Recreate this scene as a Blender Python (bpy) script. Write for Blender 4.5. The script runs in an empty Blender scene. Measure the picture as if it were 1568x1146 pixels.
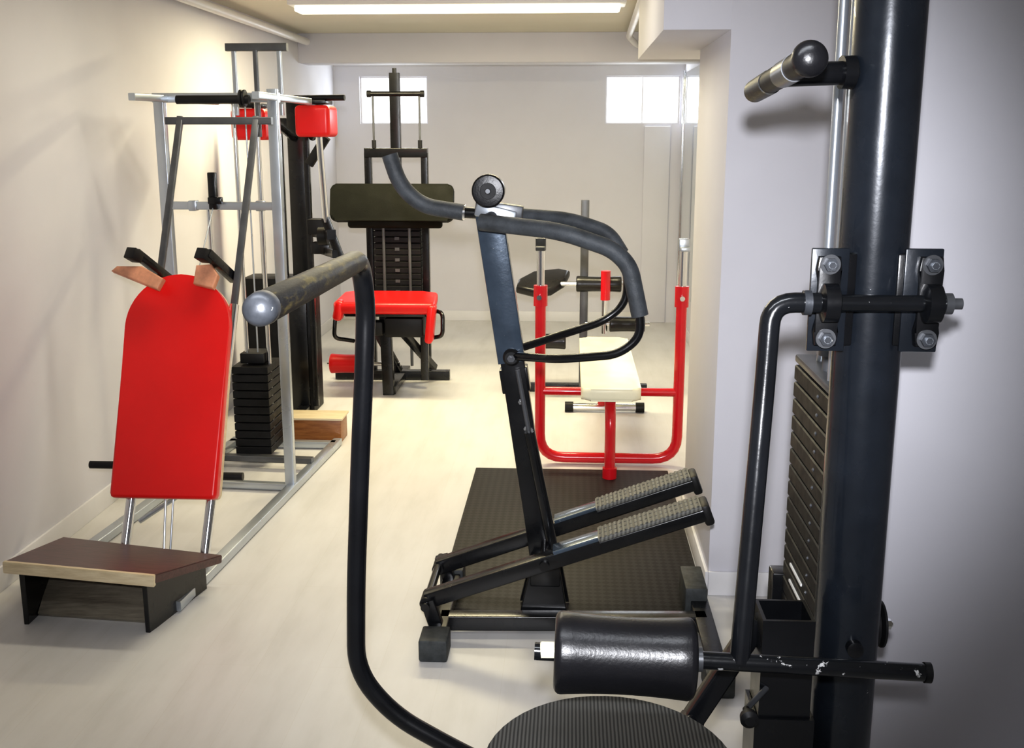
import bpy, bmesh, math
from mathutils import Vector, Matrix, Euler
V=Vector
# ------------------------------------------------------------------ materials
def newmat(name):
    m=bpy.data.materials.new(name);m.use_nodes=True
    n=m.node_tree.nodes;l=m.node_tree.links
    b=n['Principled BSDF']
    return m,n,l,b
def coord(n,l,scale=(1,1,1)):
    tc=n.new('ShaderNodeTexCoord');mp=n.new('ShaderNodeMapping');mp.inputs['Scale'].default_value=scale
    l.new(tc.outputs['Object'],mp.inputs['Vector']);return mp.outputs['Vector']
def noise(n,l,vec,scale,detail=4,rough=.6):
    t=n.new('ShaderNodeTexNoise');t.inputs['Scale'].default_value=scale;t.inputs['Detail'].default_value=detail;t.inputs['Roughness'].default_value=rough
    l.new(vec,t.inputs['Vector']);return t.outputs['Fac']
def ramp(n,l,fac,stops):
    r=n.new('ShaderNodeValToRGB');e=r.color_ramp.elements
    while len(e)<len(stops): e.new(.5)
    for i,(p,c) in enumerate(stops):
        e[i].position=p;e[i].color=(c[0],c[1],c[2],1)
    l.new(fac,r.inputs['Fac']);return r.outputs['Color']
def bump(n,l,b,h,strength=.2,dist=.01):
    bp=n.new('ShaderNodeBump');bp.inputs['Strength'].default_value=strength;bp.inputs['Distance'].default_value=dist
    l.new(h,bp.inputs['Height']);l.new(bp.outputs['Normal'],b.inputs['Normal'])
def simple(name,col,rough=.5,metal=0,var=.12,nscale=8,bs=.05,bscale=200,coat=0,chips=None,chipcol=(.6,.6,.58),spec=.5):
    m,n,l,b=newmat(name)
    v=coord(n,l)
    f=noise(n,l,v,nscale)
    c0=[max(0,x*(1-var)) for x in col];c1=[min(1,x*(1+var)) for x in col]
    c=ramp(n,l,f,[(.3,c0),(.7,c1)])
    if chips:
        f2=noise(n,l,v,chips[0],6,.65)
        mask=ramp(n,l,f2,[(chips[1],(0,0,0)),(chips[1]+.02,(1,1,1))])
        mx=n.new('ShaderNodeMix');mx.data_type='RGBA'
        l.new(mask,mx.inputs['Factor']);l.new(c,mx.inputs['A']);mx.inputs['B'].default_value=(*chipcol,1)
        c=mx.outputs['Result']
    l.new(c,b.inputs['Base Color'])
    r=ramp(n,l,noise(n,l,v,nscale*1.5,2),[(.3,[max(.02,rough*.88)]*3),(.7,[min(1,rough*1.12)]*3)])
    l.new(r,b.inputs['Roughness'])
    b.inputs['Metallic'].default_value=metal
    b.inputs['Specular IOR Level'].default_value=spec
    b.inputs['Coat Weight'].default_value=coat
    if bs: bump(n,l,b,noise(n,l,v,bscale),bs,.002)
    return m
M={}
M['wall']=simple('wall_paint',(.69,.685,.735),.75,var=.03,nscale=1.5,bs=.12,bscale=90)
M['ceil']=simple('ceiling_paint',(.66,.63,.54),.8,var=.03,nscale=1.5,bs=.05)
M['trim']=simple('trim_paint',(.77,.765,.78),.45,var=.02,bs=0)
M['black']=simple('black_enamel_steel',(.006,.0065,.008),.26,var=.3,coat=.1,bs=.12,bscale=60,chips=(60,.73))
M['blackchip']=simple('worn_black_enamel',(.008,.009,.011),.22,var=.3,coat=.2,bs=.15,bscale=60,chips=(60,.70),chipcol=(.5,.5,.5))
M['chipbar']=simple('chipped_black_enamel',(.008,.009,.011),.22,var=.3,coat=.2,bs=.15,bscale=60,chips=(48,.61),chipcol=(.6,.6,.6))
M['column']=simple('column_dark_enamel',(.015,.019,.026),.27,metal=.2,var=.25,coat=.3,bs=.2,bscale=26,chips=(38,.74))
M['mast']=simple('mast_bluegrey_enamel',(.065,.09,.125),.20,metal=.35,var=.25,coat=.5,bs=.15,bscale=60,chips=(60,.70))
M['matte']=simple('matte_black_plastic',(.009,.009,.010),.5,var=.3,bs=.1,spec=.35)
M['foam']=simple('grey_foam_grip',(.060,.068,.078),.55,var=.35,nscale=20,bs=.5,bscale=220)
M['vinylk']=simple('black_vinyl',(.010,.010,.012),.30,var=.2,bs=.2,bscale=160)
M['olive']=simple('charcoal_vinyl',(.009,.010,.007),.65,var=.2,bs=.3,spec=.2)
M['red']=simple('red_vinyl',(.74,.014,.014),.32,var=.05,nscale=4,bs=.06,bscale=150)
M['redpaint']=simple('red_enamel_steel',(.62,.010,.02),.22,var=.08,coat=.4,bs=.03,chips=(40,.74))
M['tan']=simple('faded_orange_vinyl',(.64,.30,.18),.5,var=.25,nscale=18)
M['cream']=simple('cream_vinyl',(.88,.85,.66),.35,var=.06)
M['steel']=simple('brushed_steel',(.50,.54,.59),.30,metal=.75,var=.08,nscale=4,bs=.02)
M['chrome']=simple('chrome',(.75,.77,.80),.12,metal=1,var=.05,nscale=3,bs=0)
M['darksteel']=simple('dark_grey_steel',(.12,.125,.135),.33,metal=.5,var=.25,nscale=6,bs=.03)
M['capsteel']=simple('grip_end_cap',(.06,.065,.075),.4,metal=.4,var=.3,nscale=40,bs=.15,bscale=120,chips=(90,.66))
M['plate']=simple('weight_plate_iron',(.008,.008,.009),.5,metal=0,var=.35,nscale=20,bs=.1,chips=(60,.76),spec=.3)
M['white']=simple('white_label',(.8,.8,.78),.5,bs=0)
M['cap']=simple('dusty_rubber_cap',(.040,.045,.047),.6,var=.4,nscale=30,bs=.3)
M['ply']=simple('plywood_edge',(.72,.58,.38),.55,var=.15,nscale=30)
def wood(name,c1,c2,sc=(3,30,30),rough=.35):
    m,n,l,b=newmat(name);v=coord(n,l,sc)
    f=noise(n,l,v,3,8,.65)
    l.new(ramp(n,l,f,[(.3,c1),(.7,c2)]),b.inputs['Base Color']);b.inputs['Roughness'].default_value=rough
    bump(n,l,b,f,.1,.003);return m
M['dwood']=wood('dark_walnut_board',(.030,.010,.011),(.12,.042,.042))
M['bwood']=wood('brown_timber_block',(.18,.06,.015),(.38,.16,.05))
M['lwood']=wood('pale_pine',(.58,.47,.30),(.80,.70,.50))
M['inner']=wood('dusty_grey_board',(.16,.14,.11),(.30,.27,.21))
m,n,l,b=newmat('worn_grip_tape');v=coord(n,l,(60,14,60));f=noise(n,l,v,1,6,.7)
l.new(ramp(n,l,f,[(.50,(.007,.007,.008)),(.62,(.07,.055,.02)),(.74,(.24,.19,.07))]),b.inputs['Base Color'])
b.inputs['Roughness'].default_value=.42;b.inputs['Specular IOR Level'].default_value=.25;bump(n,l,b,f,.6,.002);M['grip']=m
m,n,l,b=newmat('pale_vinyl_floor')
v=coord(n,l,(7,1.3,1));f=noise(n,l,v,1.6,6,.6)
v2=coord(n,l,(1,1,1));f2=noise(n,l,v2,1.3,3)
c=ramp(n,l,f,[(.25,(.635,.628,.61)),(.5,(.70,.692,.68)),(.8,(.74,.735,.725))])
mp=n.new('ShaderNodeMapping');mp.inputs['Rotation'].default_value=(0,0,math.pi/2);l.new(v2,mp.inputs['Vector'])
br=n.new('ShaderNodeTexBrick');br.inputs['Scale'].default_value=1;br.inputs['Brick Width'].default_value=1.2;br.inputs['Row Height'].default_value=.19
br.inputs['Mortar Size'].default_value=.001;br.inputs['Color1'].default_value=(1,1,1,1);br.inputs['Color2'].default_value=(.98,.978,.975,1);br.inputs['Mortar'].default_value=(.95,.94,.92,1)
l.new(mp.outputs['Vector'],br.inputs['Vector'])
mx=n.new('ShaderNodeMix');mx.data_type='RGBA';mx.blend_type='MULTIPLY';mx.inputs['Factor'].default_value=1
l.new(c,mx.inputs['A']);l.new(br.outputs['Color'],mx.inputs['B'])
mx2=n.new('ShaderNodeMix');mx2.data_type='RGBA';mx2.blend_type='MULTIPLY';mx2.inputs['Factor'].default_value=1
l.new(mx.outputs['Result'],mx2.inputs['A']);l.new(ramp(n,l,f2,[(.3,(.93,.925,.92)),(.65,(1,1,1))]),mx2.inputs['B'])
l.new(mx2.outputs['Result'],b.inputs['Base Color']);b.inputs['Roughness'].default_value=.42
M['floor']=m
m,n,l,b=newmat('studded_rubber_mat');v=coord(n,l)
mp=n.new('ShaderNodeMapping');mp.inputs['Rotation'].default_value=(0,0,math.radians(45));l.new(v,mp.inputs['Vector'])
ck=n.new('ShaderNodeTexChecker');ck.inputs['Scale'].default_value=44;l.new(mp.outputs['Vector'],ck.inputs['Vector'])
c=ramp(n,l,ck.outputs['Fac'],[(.2,(.009,.008,.009)),(.8,(.022,.020,.021))]);l.new(c,b.inputs['Base Color'])
b.inputs['Roughness'].default_value=.6;b.inputs['Specular IOR Level'].default_value=.35;bump(n,l,b,ck.outputs['Fac'],.4,.003);M['mat']=m
def ribbed(name,c1,c2,scale,axis='X',rough=.6,dist=.004):
    m,n,l,b=newmat(name);v=coord(n,l)
    w=n.new('ShaderNodeTexWave');w.bands_direction=axis;w.inputs['Scale'].default_value=scale;w.inputs['Distortion'].default_value=.3
    l.new(v,w.inputs['Vector']);c=ramp(n,l,w.outputs['Fac'],[(.2,c1),(.7,c2)]);l.new(c,b.inputs['Base Color'])
    b.inputs['Roughness'].default_value=rough;bump(n,l,b,w.outputs['Fac'],.5,dist);return m
M['tread']=ribbed('pedal_tread',(.07,.07,.065),(.16,.16,.145),24,'X',.55,.0015)
M['seatcloth']=ribbed('ribbed_seat_cloth',(.022,.022,.022),(.085,.085,.08),48,'X',.85,.0015)
def emis(name,col,s):
    m,n,l,b=newmat(name);v=coord(n,l);f=noise(n,l,v,2)
    l.new(ramp(n,l,f,[(.2,[x*.95 for x in col]),(.8,col)]),b.inputs['Emission Color']);b.inputs['Emission Strength'].default_value=s;b.inputs['Base Color'].default_value=(.8,.8,.8,1);return m
M['tube']=emis('fluorescent_diffuser',(1,.93,.66),1.8)
M['glass']=emis('frosted_daylight_glass',(.97,.98,1),1.6)
m,n,l,b=newmat('mirror_glass');v=coord(n,l);f=noise(n,l,v,3)
l.new(ramp(n,l,f,[(0,(.78,.82,.80)),(1,(.84,.88,.86))]),b.inputs['Base Color']);b.inputs['Metallic'].default_value=1;b.inputs['Roughness'].default_value=.03;M['mirror']=m
# ------------------------------------------------------------------ mesh helpers
cur=[None]
def group(name,loc):
    e=bpy.data.objects.new(name,None);e.location=loc;e.empty_display_size=.1
    bpy.context.collection.objects.link(e);cur[0]=e;return e
def finish(bm,name,mat,smooth=True,ang=35):
    bmesh.ops.recalc_face_normals(bm,faces=bm.faces)
    if smooth:
        for f in bm.faces: f.smooth=True
        for e in bm.edges:
            if len(e.link_faces)==2 and e.calc_face_angle(0)>math.radians(ang): e.smooth=False
    me=bpy.data.meshes.new(name);bm.to_mesh(me);bm.free()
    me.materials.append(M[mat] if isinstance(mat,str) else mat)
    o=bpy.data.objects.new(name,me);bpy.context.collection.objects.link(o)
    if cur[0]:
        o.parent=cur[0];o.location=-V(cur[0].location)
    return o
def box(name,c,s,mat,rot=(0,0,0),bev=.004,seg=2):
    bm=bmesh.new();bmesh.ops.create_cube(bm,size=1)
    for v in bm.verts: v.co=V((v.co.x*s[0],v.co.y*s[1],v.co.z*s[2]))
    if bev: bmesh.ops.bevel(bm,geom=list(bm.edges),offset=min(bev,min(s)*.45),segments=seg,profile=.5,affect='EDGES')
    bm.transform(Matrix.Translation(c)@Euler([math.radians(a) for a in rot]).to_matrix().to_4x4())
    return finish(bm,name,mat)
def boxm(name,a,b,mat,bev=.004):
    return box(name,[(a[i]+b[i])/2 for i in range(3)],[abs(b[i]-a[i]) for i in range(3)],mat,bev=bev)
def fillet(pts,r,n=6):
    pts=[V(p) for p in pts];out=[pts[0]]
    for i in range(1,len(pts)-1):
        p0,p,p1=pts[i-1],pts[i],pts[i+1]
        d0=(p0-p);d1=(p1-p);rr=min(r,d0.length*.48,d1.length*.48)
        a=p+d0.normalized()*rr;c=p+d1.normalized()*rr
        for k in range(n+1):
            t=k/n;out.append(a*(1-t)**2+p*2*t*(1-t)+c*t*t)
    out.append(pts[-1]);return out
def sweep(name,pts,prof,mat,up=None,cap=True,ang=35,scales=None):
    bm=bmesh.new();pts=[V(p) for p in pts];rings=[]
    t0=(pts[1]-pts[0]).normalized()
    u=V(up) if up else (V((0,0,1)) if abs(t0.z)<.9 else V((0,1,0)))
    nrm=(u-t0*u.dot(t0)).normalized()
    for i,p in enumerate(pts):
        if i==0:t=t0
        elif i==len(pts)-1:t=(pts[i]-pts[i-1]).normalized()
        else:t=((pts[i+1]-pts[i]).normalized()+(pts[i]-pts[i-1]).normalized()).normalized()
        nrm=(nrm-t*nrm.dot(t)).normalized();bi=t.cross(nrm)
        s=scales[i] if scales else 1
        rings.append([bm.verts.new(p+bi*x*s+nrm*y*s) for x,y in prof])
    k=len(prof)
    for a,b2 in zip(rings,rings[1:]):
        for j in range(k): bm.faces.new((a[j],a[(j+1)%k],b2[(j+1)%k],b2[j]))
    if cap:
        bm.faces.new(rings[0]);bm.faces.new(list(reversed(rings[-1])))
    return finish(bm,name,mat,ang=ang)
def circ(r,n=20): return [(r*math.cos(2*math.pi*i/n),r*math.sin(2*math.pi*i/n)) for i in range(n)]
def rrect(w,h,r=.004,n=3):
    o=[]
    for cx,cy,a0 in ((w/2-r,h/2-r,0),(-w/2+r,h/2-r,90),(-w/2+r,-h/2+r,180),(w/2-r,-h/2+r,270)):
        for k in range(n+1):
            a=math.radians(a0+90*k/n);o.append((cx+r*math.cos(a),cy+r*math.sin(a)))
    return o
def tube(name,pts,r,mat,fr=.05,n=20): return sweep(name,fillet(pts,fr) if len(pts)>2 else pts,circ(r,n),mat)
def beam(name,a,b,w,h,mat,up=None): return sweep(name,[a,b],rrect(w,h),mat,up=up)
def lathe(name,p,d,prof,mat,n=32,ang=35):
    p=V(p);d=V(d).normalized();u=V((0,0,1)) if abs(d.z)<.9 else V((1,0,0))
    x=d.cross(u).normalized();y=d.cross(x);bm=bmesh.new();rings=[]
    for t,r in prof:
        rings.append([bm.verts.new(p+d*t+(x*math.cos(2*math.pi*i/n)+y*math.sin(2*math.pi*i/n))*max(r,.0003)) for i in range(n)])
    for a,b2 in zip(rings,rings[1:]):
        for j in range(n): bm.faces.new((a[j],a[(j+1)%n],b2[(j+1)%n],b2[j]))
    bm.faces.new(rings[0]);bm.faces.new(list(reversed(rings[-1])))
    return finish(bm,name,mat,ang=ang)
def roller(name,a,b,r,mat,waist=.92):
    a=V(a);b=V(b);L=(b-a).length;e=r*.18;pr=[(0,r*.55),(0,r*.8)]
    for k in range(5):
        t=k/4*math.pi/2;pr.append((e*(1-math.cos(t)),r*.8+r*.2*math.sin(t)))
    for k in range(1,12):
        t=k/12;pr.append((e+(L-2*e)*t,r*(waist+(1-waist)*abs(2*t-1)**2)))
    for k in range(5):
        t=math.pi/2*(1-k/4);pr.append((L-e*(1-math.cos(t)),r*.8+r*.2*math.sin(t)))
    pr+=[(L,r*.8),(L,r*.55)]
    return lathe(name,a,b-a,pr,mat,n=40,ang=50)
def prism(name,outline,origin,ux,uy,thick,mat,bev=.01,seg=4):
    ux=V(ux).normalized();uy=V(uy).normalized();nz=ux.cross(uy);o=V(origin);bm=bmesh.new()
    top=[bm.verts.new(o+ux*x+uy*y) for x,y in outline];bot=[bm.verts.new(v.co-nz*thick) for v in top]
    ft=bm.faces.new(top);fb=bm.faces.new(list(reversed(bot)));k=len(top)
    for i in range(k): bm.faces.new((top[i],bot[i],bot[(i+1)%k],top[(i+1)%k]))
    if bev:
        es=list(ft.edges)+list(fb.edges)
        bmesh.ops.bevel(bm,geom=es,offset=bev,segments=seg,profile=.5,affect='EDGES')
    return finish(bm,name,mat,ang=40)
def nut(name,p,d,r,h,mat='chrome'):
    return lathe(name,p,d,[(0,r),(h,r),(h,r*.5),(h*1.6,r*.5)],mat,n=6,ang=20)
def stack(name,x0,x1,y0,y1,z0,z1,n,mat='plate'):
    h=(z1-z0)/n
    bm=bmesh.new()
    for i in range(n):
        r=bmesh.ops.create_cube(bm,size=1)
        for v in r['verts']:
            v.co=V(((x0+x1)/2+v.co.x*(x1-x0),(y0+y1)/2+v.co.y*(y1-y0),z0+h*(i+.5)+v.co.z*h*.88))
    bmesh.ops.bevel(bm,geom=list(bm.edges),offset=.0025,segments=1,affect='EDGES')
    return finish(bm,name,mat)
def addb(bm,a,b):
    r=bmesh.ops.create_cube(bm,size=1)
    for v in r['verts']: v.co=V([(a[i]+b[i])/2+v.co[i]*(b[i]-a[i]) for i in range(3)])
# ------------------------------------------------------------------ room
H=2.35;XL=-2.04;XR=.95;YB=9.4;YF=-1.6;XN=1.7
boxm('floor',(XL-.15,YF-.15,-.12),(XN+.15,YB+.3,0),'floor',0)
boxm('ceiling',(XL-.15,YF-.15,H),(XN+.15,YB+.3,H+.12),'ceil',0)
boxm('wall_left',(XL-.15,YF,0),(XL,YB,H),'wall',0)
boxm('wall_front',(XL-.15,YF-.15,0),(XN+.15,YF,H),'wall',0)
boxm('wall_right_near',(XN,YF,0),(XN+.15,3.61,H),'wall',0)
boxm('wall_partition',(.62,2.3,0),(XN,2.42,H),'wall',.004)
boxm('wall_pier',(.505,3.61,0),(XN+.15,4.45,H),'wall',.004)
boxm('wall_right_far',(XR,4.45,0),(XR+.15,YB,H),'wall',0)
W=[(-1.817,-1.234),(.286,.912)]
bm=bmesh.new()
addb(bm,(XL-.15,YB,0),(XR+.15,YB+.2,1.71));addb(bm,(XL-.15,YB,2.105),(XR+.15,YB+.2,H))
addb(bm,(XL-.15,YB,1.71),(W[0][0],YB+.2,2.105));addb(bm,(W[0][1],YB,1.71),(W[1][0],YB+.2,2.105));addb(bm,(W[1][1],YB,1.71),(XR+.15,YB+.2,2.105))
finish(bm,'wall_back','wall',smooth=False)
for i,w in enumerate(W):
    group('window_%d'%(i+1),((w[0]+w[1])/2,YB+.1,1.9))
    boxm('pane',(w[0],YB+.045,1.71),(w[1],YB+.055,2.105),'glass',0)
    for nm,a,b2 in (('rail_bottom',(w[0],YB+.03,1.71),(w[1],YB+.045,1.722)),('rail_top',(w[0],YB+.03,2.093),(w[1],YB+.045,2.105)),
        ('stile_left',(w[0],YB+.03,1.722),(w[0]+.012,YB+.045,2.093)),('stile_right',(w[1]-.012,YB+.03,1.722),(w[1],YB+.045,2.093)),
        ('mullion',((w[0]+w[1])/2-.005,YB+.035,1.722),((w[0]+w[1])/2+.005,YB+.045,2.093))):
        boxm(nm,a,b2,'trim',.002)
cur[0]=None
boxm('beam_back',(XL,8.2,2.14),(XR,8.5,H),'wall',.003)
boxm('beam_right',(.29,3.612,1.935),(XR,4.95,H),'wall',.003)
boxm('trim_1',(.62,YB-.02,0),(.84,YB,1.69),'wall',.004)
boxm('baseboard_left',(XL,YF,0),(XL+.012,YB,.09),'trim',.003)
boxm('baseboard_back',(XL+.012,YB-.012,0),(.62,YB,.09),'trim',.003)
boxm('baseboard_right',(XR-.012,4.45,0),(XR,YB-.06,.09),'trim',.003)
boxm('baseboard_pier',(.493,3.6,0),(.505,4.45,.09),'trim',.003)
boxm('baseboard_pier_front',(.505,3.598,0),(XN,3.61,.09),'trim',.003)
boxm('baseboard_partition',(.62,2.288,0),(XN,2.3,.09),'trim',.003)
tube('ceiling_pipe',[(-1.97,-1,2.29),(-1.97,8.2,2.29)],.026,'trim')
tube('ceiling_pipe',[(.34,4.95,2.30),(.40,8.0,2.30),(.46,8.1,2.25),(.52,8.2,2.25)],.022,'trim')
tube('ceiling_pipe',[(.44,4.95,2.27),(.50,8.2,2.22)],.014,'trim')
group('mirror',(XR-.01,8.65,1.2))
boxm('glass',(XR-.012,7.95,.35),(XR-.004,9.30,2.12),'mirror',0)
tube('edge_strip',[(XR-.015,9.31,.33),(XR-.015,9.31,2.14)],.012,'chrome')
tube('edge_strip_near',[(XR-.015,7.94,.33),(XR-.015,7.94,2.14)],.014,'steel')
for y,x,w_ in ((6.22,-.64,1.86),(4.1,-.75,1.5),(1.2,-.3,1.5)):  # far fixture is real; the mid and near ones are added, out of view
    group('ceiling_light',(x,y,H))
    box('housing',(x,y,H-.02),(w_,.22,.04),'trim')
    box('diffuser',(x,y,H-.055),(w_-.06,.16,.035),'tube',bev=.01)
# ------------------------------------------------------------------ A: hack squat machine
group('hack_squat_machine',(-1.55,4.3,0))
beam('rail_right',(-1.345,3.36,.022),(-1.22,5.42,.022),.045,.035,'steel')
beam('rail_left',(-1.90,3.55,.022),(-1.76,5.42,.022),.045,.035,'steel')
beam('rail_rear',(-1.78,5.36,.022),(-1.22,5.36,.022),.045,.035,'steel')
beam('rail_mid',(-1.80,4.70,.022),(-1.26,4.66,.022),.04,.03,'steel')
beam('rail_stack',(-1.76,5.02,.05),(-1.25,4.98,.05),.04,.03,'darksteel')
beam('upright_right',(-1.275,4.66,.03),(-1.275,4.66,1.80),.045,.04,'steel',up=(0,1,0))
beam('upright_left',(-1.785,4.70,.03),(-1.785,4.70,1.78),.045,.04,'steel',up=(0,1,0))
beam('top_bar',(-1.81,4.70,1.765),(-1.25,4.66,1.765),.035,.04,'steel')
beam('top_side_right',(-1.275,4.4,1.765),(-1.25,5.2,1.765),.03,.03,'steel')
beam('top_side_left',(-1.785,4.4,1.76),(-1.70,5.2,1.765),.03,.03,'steel')
tube('top_roller',[(-1.68,4.62,1.755),(-1.36,4.60,1.755)],.018,'matte')
beam('front_bar',(-1.66,4.43,1.665),(-1.22,4.43,1.665),.03,.03,'darksteel')
beam('mid_bar',(-1.785,4.70,1.305),(-1.275,4.66,1.305),.03,.035,'steel')
for x in (-1.66,-1.36): box('bar_collar',(x,4.69,1.305),(.035,.045,.045),'steel')
box('latch_plate',(-1.56,4.66,1.37),(.035,.03,.16),'black');box('latch_hook',(-1.545,4.64,1.33),(.06,.03,.03),'black')
tube('latch_cable',[(-1.56,4.65,1.3),(-1.60,4.4,.9)],.003,'steel')
lathe('pulley',(-1.40,4.60,1.76),(1,0,0),[(0,.035),(.008,.035),(.012,.028),(.016,.035),(.024,.035)],'matte')
def rail(n,x0,x1):
    a=V((x0,3.72,.03));b=V((x1,4.43,1.68));mid=a.lerp(b,.56)
    tube(n+'_lower',[a,mid],.019,'chrome')
    beam(n+'_upper',mid,b,.026,.020,'darksteel',up=(0,-1,.4))
rail('slide_left',-1.675,-1.60);rail('slide_right',-1.365,-1.285)
ux=V((1,0,0));uy=V((0,.35,.79)).normalized();nz=ux.cross(uy)
o=V((-1.52,3.75,.275))
pts=[(-.19,0),(.19,0),(.200,.005),(.205,.018)]
for k in range(0,25):
    a=math.pi*k/24;pts.append((.205*math.cos(a),.665+.21*math.sin(a)))
pts+=[(-.205,.018),(-.200,.005)]
prism('back_pad',pts,o,ux,uy,.05,'red',bev=.014,seg=5)
prism('pad_backing',[(x*1.0,y+.002) for x,y in pts],o-nz*.05,ux,uy,.018,'ply',bev=0)
for s in (.12,.45,.72):
    c=o+uy*s-nz*.09;box('carriage_bar',c,(.36,.035,.03),'black',rot=(24,0,0))
tube('handle_left',[(-1.87,3.93,.345),(-1.66,3.93,.345)],.015,'matte')
tube('handle_right',[(-1.36,3.95,.30),(-1.27,3.95,.30)],.016,'matte')
for nm,x,s in (('left',-1.66,-1),('right',-1.385,1)):
    c=V((x,4.10,1.085))
    box('yoke_arm_'+nm,c+V((.02,.02,.02)),(.035,.20,.035),'black',rot=(-38,0,-28 if s<0 else -22))
    box('yoke_cap_'+nm,c+V((-.02,-.05,.07)),(.05,.05,.045),'matte',rot=(-30,0,-25))
prism('shoulder_pad_left',[(-.10,.03),(.09,-.045),(.11,.0),(.02,.05),(-.08,.05)],(-1.67,4.02,1.07),(1,0,.0),(0,.45,.9),.035,'tan',bev=.008)
prism('shoulder_pad_right',[(-.045,-.035),(.035,-.055),(.05,.0),(.02,.045),(-.04,.04)],(-1.41,4.06,1.08),(1,0,0),(0,.45,.9),.035,'tan',bev=.008)
tube('cable',[(-1.52,3.72,.03),(-1.53,3.82,.28)],.005,'chrome');tube('cable_2',[(-1.50,3.73,.03),(-1.50,3.82,.28)],.004,'steel')
tube('stay_rod',[(-1.66,3.86,.14),(-1.49,3.9,.25)],.010,'steel')
beam('tower_top',(-1.62,5.15,2.01),(-1.33,5.15,2.01),.04,.035,'darksteel')
for x in (-1.585,-1.37): beam('tower_post',(x,5.15,1.70),(x,5.15,2.0),.022,.02,'steel',up=(0,1,0))
beam('tower_center',(-1.48,5.14,1.6),(-1.48,5.14,2.0),.022,.02,'darksteel',up=(0,1,0))
for x in (-1.60,-1.49): tube('guide_rod',[(x,5.15,.06),(x,5.15,1.78)],.011,'chrome')
tube('guide_rod_front',[(-1.70,5.0,.06),(-1.70,5.0,1.3)],.010,'chrome')
stack('weight_stack',-1.655,-1.475,5.06,5.30,.05,.50,11)
box('stack_top',(-1.565,5.18,.53),(.12,.14,.05),'matte')
tube('stack_cable',[(-1.545,5.15,.55),(-1.545,5.15,1.75)],.004,'steel')
FL=V((-1.85,3.22,.235));FR=V((-1.33,3.18,.215));BR=V((-1.25,3.60,.115));BL=V((-1.90,3.72,.125))
def slab(name,q,t,mat,bev=.003):
    bm=bmesh.new();n_=(q[1]-q[0]).cross(q[3]-q[0]).normalized()
    top=[bm.verts.new(p) for p in q];bot=[bm.verts.new(p-n_*t) for p in q]
    bm.faces.new(top);bm.faces.new(list(reversed(bot)))
    for i in range(4): bm.faces.new((top[i],bot[i],bot[(i+1)%4],top[(i+1)%4]))
    if bev: bmesh.ops.bevel(bm,geom=list(bm.edges),offset=bev,segments=2,affect='EDGES')
    return finish(bm,name,mat)
slab('footboard',[FL,FR,BR,BL],.030,'dwood')
slab('footboard_front_edge',[FL+V((-.002,-.012,.001)),FR+V((0,-.012,.001)),FR+V((0,.004,.001)),FL+V((-.002,.004,.001))],.040,'lwood',.002)
def cheek(name,x0,y0,x1,y1,z0,z1,mat='black'):
    d=V((x1-x0,y1-y0,0)).normalized();Lc=math.hypot(x1-x0,y1-y0)
    prism(name,[(0,0),(.05,0),(Lc,.0 if z1<.1 else .02),(Lc,z1),(0,z0)],(x0,y0,0),d,(0,0,1),.018,mat,bev=.002,seg=1)
cheek('cheek_left',-1.80,3.24,-1.82,3.62,.19,.09);cheek('cheek_right',-1.37,3.20,-1.30,3.56,.17,.09)
slab('inner_board',[V((-1.80,3.30,.012)),V((-1.38,3.26,.012)),V((-1.37,3.42,.13)),V((-1.82,3.48,.13))],.012,'inner',0)
# ------------------------------------------------------------------ B: standing calf machine
group('standing_calf_machine',(-1.5,5.9,0))
boxm('stack_shroud',(-1.90,6.08,0.0),(-1.50,6.32,.80),'plate',.006)
boxm('shroud_front_plate',(-1.69,6.055,.02),(-1.52,6.075,.80),'black',.004)
boxm('mast',(-1.60,6.10,.80),(-1.50,6.22,1.80),'black',.006)
beam('mast_edge',(-1.485,6.07,.05),(-1.485,6.07,1.80),.03,.03,'black',up=(0,1,0))
for x in (-1.66,-1.72,-1.80): tube('guide_rod',[(x,6.2,.8),(x,6.2,1.65)],.012,'chrome')
beam('mast_head',(-1.86,6.2,1.68),(-1.48,6.2,1.68),.06,.05,'black')
box('shoulder_pad_right',(-1.245,5.32,1.675),(.17,.20,.15),'red',bev=.022,seg=5)
box('shoulder_pad_left',(-1.565,5.34,1.66),(.17,.20,.15),'red',bev=.022,seg=5)
box('pad_plate_right',(-1.245,5.32,1.765),(.13,.16,.02),'black')
box('pad_plate_left',(-1.565,5.34,1.75),(.13,.16,.02),'black')
tube('hand_bar',[(-1.41,5.30,1.783),(-1.09,5.26,1.785)],.014,'matte')
tube('lever_right',[(-1.25,5.36,1.78),(-1.30,5.7,1.74),(-1.45,6.08,1.60)],.022,'black')
tube('lever_left',[(-1.565,5.36,1.76),(-1.56,6.08,1.60)],.022,'black')
tube('push_rod',[(-1.245,5.36,1.60),(-1.235,5.40,1.18)],.016,'chrome')
beam('link_arm',(-1.42,5.95,1.08),(-1.20,5.36,1.12),.045,.05,'black')
beam('link_brace',(-1.45,6.05,.98),(-1.19,5.38,1.02),.03,.04,'black')
beam('link_strut',(-1.24,5.40,1.20),(-1.15,5.40,.95),.04,.03,'black',up=(0,1,0))
box('link_box',(-1.36,5.75,1.13),(.09,.12,.08),'matte');box('link_box_low',(-1.33,5.7,1.02),(.10,.10,.06),'black')
lathe('link_pivot',(-1.30,5.50,1.10),(1,0,0),[(0,.045),(.05,.045)],'matte')
beam('mast_gusset',(-1.47,6.06,1.45),(-1.36,6.03,1.60),.05,.03,'black',up=(0,1,0))
boxm('calf_block',(-1.61,5.46,.0),(-1.21,5.62,.125),'bwood',.004)
boxm('calf_block_top',(-1.62,5.45,.125),(-1.20,5.63,.137),'lwood',.003)
beam('base_foot',(-1.55,5.62,.03),(-1.55,6.1,.03),.06,.05,'black')
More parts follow.
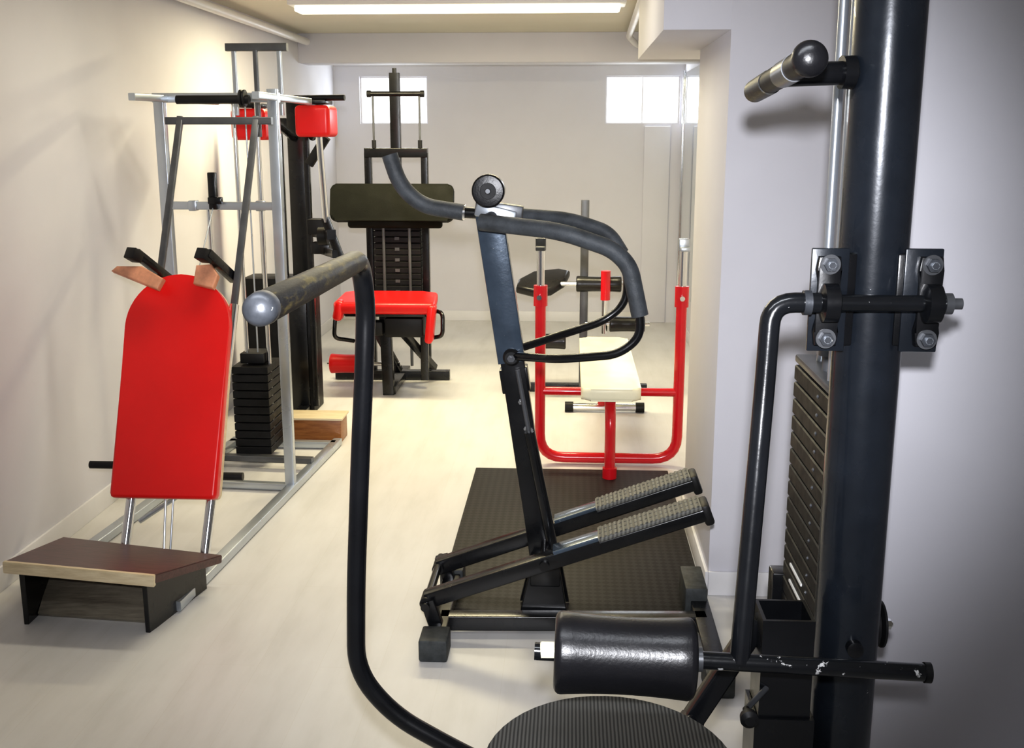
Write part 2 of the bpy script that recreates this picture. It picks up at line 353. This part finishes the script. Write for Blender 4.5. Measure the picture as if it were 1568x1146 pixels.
# ------------------------------------------------------------------ C: leg extension machine
group('leg_extension_machine',(-1.15,6.8,0))
beam('tower_post',(-1.135,7.05,1.30),(-1.135,7.05,2.00),.065,.05,'black',up=(0,1,0))
beam('tower_tip',(-1.135,7.05,1.98),(-1.135,7.05,2.03),.025,.03,'black',up=(0,1,0))
tube('cross_bar',[(-1.30,7.03,1.87),(-.955,7.03,1.87)],.016,'black')
for x in (-1.30,-.955): lathe('bar_tip',(x-.012,7.03,1.87),(1,0,0),[(0,.022),(.024,.022)],'matte')
for x in (-1.275,-.975):
    tube('hanger_rod',[(x,7.03,1.86),(x,7.03,1.56)],.007,'darksteel');lathe('hanger_end',(x,7.03,1.53),(0,0,1),[(0,.014),(.05,.014)],'matte')
beam('head_bar',(-1.34,7.05,1.50),(-.93,7.05,1.50),.06,.06,'black')
for x in (-1.32,-.95): beam('side_post',(x,7.05,.02),(x,7.05,1.50),.045,.05,'black',up=(0,1,0))
prism('wide_pad',rrect(.80,.24,.035,5),(-1.155,6.93,1.19),(1,0,0),(0,.25,.97),.07,'olive',bev=.02)
box('wide_pad_lower',(-1.14,6.97,1.06),(.62,.05,.08),'olive',bev=.02,seg=3)
stack('weight_stack',-1.29,-.98,7.0,7.16,.56,1.04,12)
for x in (-1.22,-1.05): tube('guide_rod',[(x,6.985,.10),(x,6.985,1.10)],.010,'darksteel')
beam('stack_lower',(-1.30,7.05,.52),(-.97,7.05,.52),.05,.05,'black')
for k in range(6): box('plate_slot',(-1.135,6.997,.60+k*.07),(.03,.004,.02),'darksteel',bev=0)
prism('seat_pad',[(-.30,-.04),(.30,-.04),(.315,.0),(.30,.26),(.20,.30),(-.22,.30),(-.30,.26),(-.315,0)],(-1.135,6.45,.615),(1,0,0),(0,.98,.10),.075,'red',bev=.025)
box('seat_side_left',(-1.415,6.46,.56),(.06,.10,.13),'red',rot=(0,12,0),bev=.025,seg=4)
box('seat_side_right',(-.85,6.46,.48),(.05,.12,.24),'red',rot=(0,6,0),bev=.022,seg=4)
box('seat_pan',(-1.13,6.60,.535),(.50,.30,.03),'black')
box('stack_cover',(-1.02,6.55,.45),(.24,.18,.12),'matte',bev=.015)
box('stack_cover_small',(-1.20,6.52,.44),(.10,.10,.09),'matte',bev=.015)
beam('front_leg',(-1.14,6.58,.0),(-1.16,6.62,.54),.07,.06,'black',up=(0,1,0))
beam('spine',(-1.13,6.56,.03),(-1.13,7.20,.03),.07,.05,'black')
beam('rear_foot',(-1.57,7.0,.035),(-.80,7.02,.035),.06,.06,'black')
beam('diag_right',(-1.05,6.55,.42),(-.90,6.95,.10),.05,.04,'black')
beam('diag_mid',(-1.22,6.6,.42),(-1.12,6.85,.10),.05,.04,'black')
beam('seat_arm_post',(-.93,6.75,.06),(-.93,6.75,.50),.05,.05,'black',up=(0,1,0))
roller('ankle_roller',(-1.56,6.80,.15),(-1.32,6.80,.15),.065,'red')
tube('ankle_axle',[(-1.58,6.80,.15),(-1.10,6.80,.15)],.014,'chrome')
tube('handle_left',[(-1.36,6.62,.52),(-1.45,6.50,.52),(-1.46,6.48,.38),(-1.36,6.60,.34)],.013,'black',.04)
tube('handle_right',[(-.86,6.62,.54),(-.78,6.50,.54),(-.78,6.48,.40),(-.88,6.60,.36)],.013,'black',.04)
# ------------------------------------------------------------------ mat
group('rubber_mat',(0,4.2,0))
boxm('sheet',(-.45,3.36,0.0),(.488,5.03,.012),'mat',.003)
# ------------------------------------------------------------------ D: stepper
group('stair_stepper_machine',(0,3.4,0))
Ym=3.42
mt=V((-.258,Ym,1.37));mb=V((-.075,Ym-.02,.16))
mid=mt.lerp(mb,.40)
beam('mast_upper',mt,mid,.088,.05,'mast',up=(0,1,0))
beam('mast_lower',mid+V((-.002,0,.03)),mb,.078,.046,'black',up=(0,1,0))
lathe('mast_pivot',(mid.x+.0,Ym-.055,mid.z+.02),(0,1,0),[(0,.02),(.01,.028),(.10,.028)],'matte')
nut('mast_bolt',(mid.x+.0,Ym-.056,mid.z+.02),(0,-1,0),.013,.01,'darksteel')
box('mast_sleeve',(mid.x+.01,Ym,mid.z-.06),(.092,.062,.08),'black',rot=(0,-8.5,0))
for k in (0,1,2): nut('sleeve_bolt',(mid.x+.03+k*.018,Ym-.03,mid.z-.13-k*.09),(0,-1,0),.009,.006,'chrome')
tube('piston_rod',[(mid.x+.02,Ym-.05,mid.z-.02),(-.12,Ym-.05,.62)],.008,'darksteel')
tube('piston_body',[(-.125,Ym-.05,.66),(-.045,Ym-.06,.26)],.018,'black')
box('head_clamp',(-.225,Ym-.01,1.375),(.15,.06,.045),'darksteel',rot=(0,8,0))
box('head_plate',(-.235,Ym-.035,1.365),(.13,.02,.045),'steel',rot=(0,14,0),bev=.006)
lathe('round_knob',(-.255,Ym-.085,1.437),(0,1,0),[(0,.030),(.002,.046),(.006,.051),(.045,.051),(.049,.046),(.050,.03)],'vinylk',n=40,ang=30)
lathe('knob_ring',(-.255,Ym-.088,1.437),(0,1,0),[(0,.016),(0,.024),(.006,.026),(.01,.026)],'matte')
lathe('knob_hub',(-.255,Ym-.096,1.437),(0,1,0),[(0,.007),(.003,.010),(.02,.010)],'darksteel')
hp=[(-.575,3.44,1.545),(-.545,3.44,1.45),(-.475,3.44,1.385),(-.34,3.43,1.365)]
sweep('horn_grip',fillet(hp,.09,8),circ(.026,24),'foam')
tube('horn_bar',[(-.35,3.43,1.366),(-.24,3.42,1.36)],.018,'black')
lathe('horn_ring',(-.345,3.43,1.366),(1,0,-.05),[(0,.024),(.01,.024)],'chrome')
near=[(-.275,3.30,1.345),(-.03,3.22,1.325),(.125,3.20,1.275),(.178,3.20,1.225),(.212,3.20,1.075)]
sweep('rail_foam_near',fillet(near,.06,7),circ(.026,24),'foam')
tube('rail_near',[(.210,3.20,1.09),(.216,3.20,1.01),(.15,3.20,.955),(-.03,3.24,.93),(-.175,3.38,.91)],.0135,'black',.06)
far=[(-.20,3.50,1.355),(.0,3.58,1.335),(.13,3.60,1.29),(.175,3.60,1.22)]
sweep('rail_foam_far',fillet(far,.06,7),circ(.023,24),'foam')
tube('rail_far',[(.170,3.60,1.235),(.195,3.60,1.14),(.19,3.60,1.05),(.12,3.60,.99),(-.02,3.56,.95),(-.16,3.44,.925)],.0135,'black',.06)
tube('rail_crossbar',[(-.27,3.30,1.345),(-.24,3.40,1.36),(-.20,3.50,1.355)],.017,'darksteel')
def pedal(tag,y,z0,z1,x0=-.45,x1=.44):
    a=V((x0,y,z0));b=V((x1,y,z1));d=(b-a).normalized();nrm=V((-d.z,0,d.x))
    beam('pedal_beam_'+tag,a,b,.055,.050,'black')
    p=lambda s,o=0:a.lerp(b,s)+nrm*o
    beam('pedal_slide_'+tag,p(.47,.029),p(.66,.029),.070,.014,'mast')
    beam('pedal_step_'+tag,p(.63,.031),p(.985,.031),.105,.014,'tread')
    bm=bmesh.new()
    N=20
    for k in range(N):
        for j in (-1,0,1):
            c=p(.64+.335*k/(N-1),.039);r=bmesh.ops.create_cube(bm,size=1)
            for v in r['verts']:
                vv=V((v.co.x*.0085,v.co.y*.028+j*.034,v.co.z*.004));v.co=c+d*vv.x+V((0,1,0))*vv.y+nrm*vv.z
    finish(bm,'pedal_ridges_'+tag,'tread',smooth=False)
    beam('pedal_step_pan_'+tag,p(.63,.005),p(.995,.003),.098,.040,'black')
    box('pedal_end_'+tag,p(.995,.0),(.03,.10,.07),'matte',rot=(0,-21,0),bev=.01)
    lathe('pedal_pivot_'+tag,(x0,y-.04,z0),(0,1,0),[(0,.02),(.08,.02)],'matte')
pedal('near',3.22,.135,.455);pedal('far',3.53,.12,.45)
tube('pedal_axle',[(-.45,3.16,.13),(-.45,3.60,.125)],.014,'black')
for y in (3.19,3.56):
    beam('pivot_post',(-.415,y,.05),(-.445,y,.145),.045,.035,'black',up=(0,1,0))
beam('left_foot',(-.41,3.09,.042),(-.41,3.64,.042),.06,.05,'black')
box('left_foot_cap',(-.412,3.10,.037),(.09,.11,.074),'cap',bev=.008)
box('left_foot_cap_far',(-.412,3.63,.047),(.085,.09,.07),'cap',bev=.008)
beam('spine',(-.41,3.26,.042),(.46,3.30,.042),.055,.05,'black')
beam('right_foot',(.452,2.92,.042),(.452,3.56,.042),.06,.05,'black')
box('right_foot_cap',(.440,3.50,.062),(.075,.20,.10),'cap',bev=.006)
box('right_foot_cap_near',(.452,2.93,.04),(.085,.12,.075),'cap',bev=.006)
prism('mast_gusset',[(-.085,0),(.085,0),(.05,.20),(-.04,.20)],(-.075,3.31,.02),(1,0,0),(0,.12,1),.03,'black',bev=.003,seg=1)
prism('mast_gusset_rear',[(-.085,0),(.085,0),(.05,.20),(-.04,.20)],(-.075,3.47,.02),(1,0,0),(0,-.12,1),.03,'black',bev=.003,seg=1)
tube('cross_axle',[(-.07,3.18,.27),(-.07,3.58,.27)],.016,'black')
box('mast_foot',(-.07,3.39,.19),(.10,.14,.10),'black',bev=.006)
# ------------------------------------------------------------------ E: red bench press
group('bench_press_stand',(.2,5.4,0))
tube('upright_loop',[(-.14,5.15,.86),(-.14,5.15,.035),(.54,5.15,.035),(.54,5.15,.84)],.026,'redpaint',.12)
for x,z in ((-.14,.80),(.54,.80)):
    lathe('collar',(x,5.15,z),(0,0,1),[(0,.034),(.10,.034)],'redpaint');tube('chrome_post',[(x,5.15,z+.08),(x,5.15,1.10)],.019,'chrome')
    tube('lock_pin',[(x-.005,5.12,z+.05),(x-.005,5.07,z+.05)],.012,'chrome')
    box('bar_cup_plate',(x,5.13,1.10),(.05,.03,.06),'darksteel' if x<0 else 'steel');box('bar_cup_lip',(x,5.08,1.085),(.045,.06,.02),'darksteel' if x<0 else 'steel')
tube('cross_tube',[(-.14,5.15,.375),(.54,5.15,.375)],.021,'redpaint')
tube('front_leg',[(.20,5.0,.38),(.20,4.92,.30),(.20,4.90,.045)],.026,'redpaint',.06)
lathe('front_leg_foot',(.20,4.90,.013),(0,0,1),[(0,.034),(.05,.034)],'redpaint')
tube('front_stay',[(.20,4.9,.042),(.20,5.15,.042)],.02,'redpaint')
tube('spine',[(.20,4.95,.38),(.20,6.15,.38),(.20,6.2,.05)],.026,'redpaint',.08)
prism('bench_pad',rrect(.28,1.34,.045,5),(.20,5.53,.455),(1,0,0),(0,1,0),.06,'cream',bev=.02)
tube('rear_foot',[(0.0,6.2,.03),(.42,6.2,.03)],.022,'chrome')
for x in (-.02,.40): lathe('rear_foot_cap',(x,6.2,.031),(1,0,0),[(0,.030),(.05,.030)],'matte')
# F: leg curl bench behind
group('leg_curl_bench',(.1,6.9,0))
beam('shadow_post',(.09,6.7,0),(.09,6.7,1.22),.05,.05,'darksteel',up=(0,1,0))  # grey post standing in for a blurred shadow on the back wall
prism('seat_pad',[(-.16,-.10),(-.04,-.16),(.06,-.13),(.14,-.02),(.17,.12),(.10,.15),(-.06,.11),(-.15,.0)],(-.17,6.65,.74),(1,0,0),(0,.94,.34),.06,'vinylk',bev=.02)
beam('seat_post',(-.19,6.72,.0),(-.19,6.72,.72),.05,.05,'black',up=(0,1,0))
roller('roller_upper',(.04,6.62,.71),(.32,6.62,.71),.05,'vinylk')
roller('roller_lower',(.25,6.62,.46),(.47,6.62,.46),.05,'vinylk')
roller('roller_left',(-.20,6.55,.36),(-.02,6.55,.36),.05,'vinylk')
tube('roller_axle',[(-.1,6.62,.71),(.34,6.62,.71)],.014,'chrome')
tube('roller_axle_low',[(.1,6.62,.46),(.5,6.62,.46)],.014,'chrome')
tube('red_lever',[(.22,6.56,.62),(.22,6.56,.80)],.03,'redpaint')
tube('chrome_stem',[(.22,6.62,.40),(.22,6.62,.68)],.018,'chrome')
beam('base_bar',(-.3,6.72,.03),(.5,6.72,.03),.05,.05,'black')
# ------------------------------------------------------------------ G: multi gym in the foreground
group('multi_gym_machine',(.4,1.8,0))
CX,CY=.50,1.80
tube('column',[(CX,CY,.02),(CX,CY,2.28)],.056,'column',n=64)
lathe('column_base',(CX,CY,.0),(0,0,1),[(0,.10),(.012,.10),(.02,.062),(.03,.062)],'black')
tube('upper_grip_stem',[(.335,1.76,1.695),(.45,1.79,1.70)],.0185,'black')
lathe('stem_flange',(.425,1.785,1.70),(1,.1,0),[(0,.026),(.02,.026)],'black')
lathe('upper_grip',(.326,1.56,1.705),(.02,1,-.045),[(0,.019),(.02,.0195),(.50,.019),(.505,.015)],'matte',n=28)
lathe('upper_grip_sleeve',(.328,1.66,1.70),(.02,1,-.045),[(0,.0205),(.10,.0205)],'darksteel',n=28)
lathe('upper_grip_tip',(.332,1.88,1.69),(.02,1,-.045),[(0,.0205),(.17,.0205)],'grip',n=28)
lathe('upper_grip_knob',(.326,1.533,1.706),(.02,1,-.045),[(0,.006),(.003,.016),(.010,.023),(.02,.0255),(.032,.023),(.04,.019)],'vinylk',n=32,ang=60)
SZ=1.342;SY=1.715
tube('shaft',[(.345,SY,SZ),(.60,SY,SZ)],.0135,'blackchip')
lathe('shaft_end',(.592,SY,SZ),(1,0,0),[(0,.017),(.012,.017),(.013,.009),(.028,.009)],'darksteel')
for nm,x in (('left',.414),('right',.574)):
    box('bearing_plate_'+nm,(x+(.004 if x<.5 else -.008),SY+.032,SZ),(.060,.008,.168),'column',bev=.002)
    lathe('bearing_body_'+nm,(x-.015,SY,SZ),(1,0,0),[(0,.020),(.004,.031),(.026,.031),(.030,.020)],'black',n=32)
    prism('bearing_base_'+nm,[(-.017,-.072),(.017,-.072),(.020,-.05),(.015,-.03),(.015,.03),(.020,.05),(.017,.072),(-.017,.072),(-.020,.05),(-.015,.03),(-.015,-.03),(-.020,-.05)],(x,SY+.012,SZ),(1,0,0),(0,0,1),.018,'black',bev=.003,seg=2)
    for s in (1,-1):
        lathe('washer_'+nm,(x,SY+.013,SZ+s*.060),(0,-1,0),[(0,.0160),(.003,.0160)],'darksteel')
        nut('nut_'+nm,(x,SY+.010,SZ+s*.060),(0,-1,0),.0115,.009,'capsteel')
        lathe('bolt_tip_'+nm,(x,SY+.004,SZ+s*.060),(0,-1,0),[(0,.006),(.008,.006)],'steel',n=16)
    box('bearing_bracket_'+nm,(x+(.03 if x<.5 else -.03),SY+.055,SZ),(.035,.045,.15),'black',bev=.003)
tube('swing_arm',[(.40,SY,SZ),(.322,SY,SZ),(.316,1.70,1.22),(.280,1.60,.775)],.0165,'blackchip',.07)
lathe('arm_collar',(.372,SY,SZ),(1,0,0),[(0,.020),(.012,.020)],'capsteel')
tube('roller_bar',[(-.05,1.60,.785),(.575,1.60,.765)],.0145,'chipbar')
lathe('roller_bar_cap',(.572,1.60,.765),(1,0,-.03),[(0,.0165),(.01,.0165),(.012,.01)],'matte')
roller('roller_pad',(-.018,1.60,.785),(.208,1.60,.778),.066,'vinylk',.93)
lathe('roller_end_washer',(-.042,1.60,.786),(1,0,0),[(0,.012),(.003,.015),(.024,.015)],'cream')
lathe('roller_end_collar',(.210,1.60,.778),(1,0,0),[(0,.02),(.01,.02)],'darksteel')
prism('seat_pad',[(.205*math.cos(2*math.pi*k/48),.225*math.sin(2*math.pi*k/48)) for k in range(48)],(.073,1.545,.614),(1,0,0),(0,1,0),.065,'seatcloth',bev=.028,seg=6)
lathe('seat_pan',(.068,1.54,.515),(0,0,1),[(0,.13),(.02,.15),(.025,.15)],'black')
beam('seat_post',(.068,1.54,.0),(.068,1.54,.53),.06,.06,'black',up=(0,1,0))
beam('seat_brace',(.34,1.77,.77),(.225,1.755,.575),.035,.035,'black',up=(0,1,0))
beam('seat_brace_lower',(.23,1.757,.583),(.10,1.60,.50),.035,.035,'black',up=(0,1,0))
lathe('adjust_knob',(.300,1.63,.675),(0,-1,0),[(0,.006),(.02,.006),(.022,.014),(.034,.015),(.04,.008)],'matte')
tube('adjust_pin',[(.30,1.63,.675),(.345,1.70,.675)],.005,'darksteel')
def sqtube(name,cx,cy,w,z0,z1,t=.006):
    bm=bmesh.new()
    for a,b2 in (((cx-w/2,cy-w/2,z0),(cx+w/2,cy-w/2+t,z1)),((cx-w/2,cy+w/2-t,z0),(cx+w/2,cy+w/2,z1)),((cx-w/2,cy-w/2+t,z0),(cx-w/2+t,cy+w/2-t,z1)),((cx+w/2-t,cy-w/2+t,z0),(cx+w/2,cy+w/2-t,z1))):
        addb(bm,a,b2)
    return finish(bm,name,'black',smooth=False)
sqtube('square_post',.378,1.745,.088,0,.80)
sqtube('square_post_sleeve',.378,1.745,.102,.0,.62)
beam('base_beam',(.068,1.54,.03),(.50,1.80,.03),.08,.06,'black')
beam('base_cross',(.44,1.5,.03),(.56,2.2,.03),.06,.05,'black')
stack('weight_stack',.470,.545,1.87,2.21,.60,1.14,15)
box('stack_top_plate',(.507,2.04,1.152),(.075,.34,.016),'darksteel')
tube('guide_rod',[(.487,1.96,.05),(.487,1.96,2.2)],.0095,'steel')
tube('guide_rod_rear',[(.507,2.14,.05),(.507,2.14,2.2)],.0095,'steel')
tube('stack_cable',[(.500,2.02,1.16),(.500,2.02,2.2)],.004,'black')
lathe('stack_eye',(.50,2.05,1.16),(0,0,1),[(0,.012),(.03,.012),(.03,.02),(.045,.02)],'darksteel')
for k in range(15):
    z=.60+.036*(k+.5)
    nut('pin_hole_%d'%k,(.470,1.99,z),(-1,0,0),.004,.002,'darksteel')
    if k in(2,3): box('plate_label',(.4685,2.08,z),(.003,.11,.005),'white',bev=0)
box('stack_base',(.507,2.04,.30),(.08,.34,.56),'plate')
box('stack_foot',(.49,2.24,.62),(.08,.05,.10),'black')
beam('guide_head',(.500,1.86,2.21),(.500,2.2,2.21),.06,.05,'black')
lathe('pulley',(.567,1.87,.72),(1,0,0),[(0,.043),(.005,.043),(.009,.034),(.013,.043),(.017,.043)],'matte',n=36)
tube('pulley_bolt',[(.54,1.87,.72),(.602,1.87,.72)],.006,'chrome');nut('pulley_nut',(.594,1.87,.72),(1,0,0),.010,.006,'chrome')
lathe('column_stub',(.50,1.75,.735),(0,-1,0),[(0,.014),(.02,.014),(.022,.009)],'black')
pts=[(-.333,1.52,1.413),(-.340,1.72,1.405),(-.339,1.755,1.33),(-.344,1.75,1.224),(-.356,1.75,1.063),(-.371,1.75,.822),(-.376,1.75,.66),(-.31,1.75,.575),(-.195,1.75,.508),(.02,1.75,.40),(.34,1.75,.30)]
sweep('press_arm',fillet(pts,.055,7),circ(.0165,24),'black')
lathe('press_grip',(-.3155,1.06,1.428),(-.036,1,-.033),[(0,.012),(.004,.016),(.012,.0178),(.60,.0178),(.62,.0165)],'grip',n=32)
lathe('press_grip_cap',(-.3152,1.052,1.4285),(-.036,1,-.033),[(0,.004),(.003,.012),(.010,.0172),(.03,.0184),(.032,.0178)],'capsteel',n=32,ang=60)
# ------------------------------------------------------------------ lights
def area(name,loc,rot,sx,sy,e,col):
    d=bpy.data.lights.new(name,'AREA');d.shape='RECTANGLE';d.size=sx;d.size_y=sy;d.energy=e;d.color=col
    o=bpy.data.objects.new(name,d);o.location=loc;o.rotation_euler=rot;bpy.context.collection.objects.link(o);return o
area('fluorescent_lamp',(-.64,6.22,H-.08),(0,0,0),1.75,.14,64,(1,.88,.56))
area('added_fill_mid',(-.75,4.1,H-.08),(0,0,0),1.4,.14,13,(1,.92,.74))  # added fill above the frame, spreads the warm light and softens shadows
area('added_fill_near',(-.3,1.2,H-.08),(0,0,0),1.4,.14,11,(.86,.91,1))  # added cool fill overhead, out of view, neutralizes the warm spill
for w in W: 
    area('window_daylight',((w[0]+w[1])/2,YB+.02,1.9),(math.radians(-90),0,0),.55,.36,5,(.85,.92,1))
fl=bpy.data.lights.new('camera_flash','SPOT');fl.energy=350;fl.color=(.94,.95,1);fl.spot_size=math.radians(60);fl.spot_blend=1;fl.shadow_soft_size=.03
fo=bpy.data.objects.new('camera_flash',fl);fo.location=(.0,-.02,1.73);fo.rotation_euler=(math.radians(90-12),0,math.radians(3.5));bpy.context.collection.objects.link(fo)
w=bpy.data.worlds.new('World');bpy.context.scene.world=w;w.use_nodes=True;w.node_tree.nodes['Background'].inputs[0].default_value=(.7,.8,1,1);w.node_tree.nodes['Background'].inputs[1].default_value=.5
# ------------------------------------------------------------------ camera
cd=bpy.data.cameras.new('camera');cd.sensor_width=36;cd.lens=36*1640/1568;cd.clip_start=.02
co=bpy.data.objects.new('camera',cd);co.location=(0,0,1.6);co.rotation_euler=(math.radians(90-12.48),0,math.radians(3.1))
bpy.context.collection.objects.link(co);bpy.context.scene.camera=co
bpy.context.scene.view_settings.view_transform='Standard'
try: bpy.context.scene.view_settings.look='Medium High Contrast'
except Exception: pass
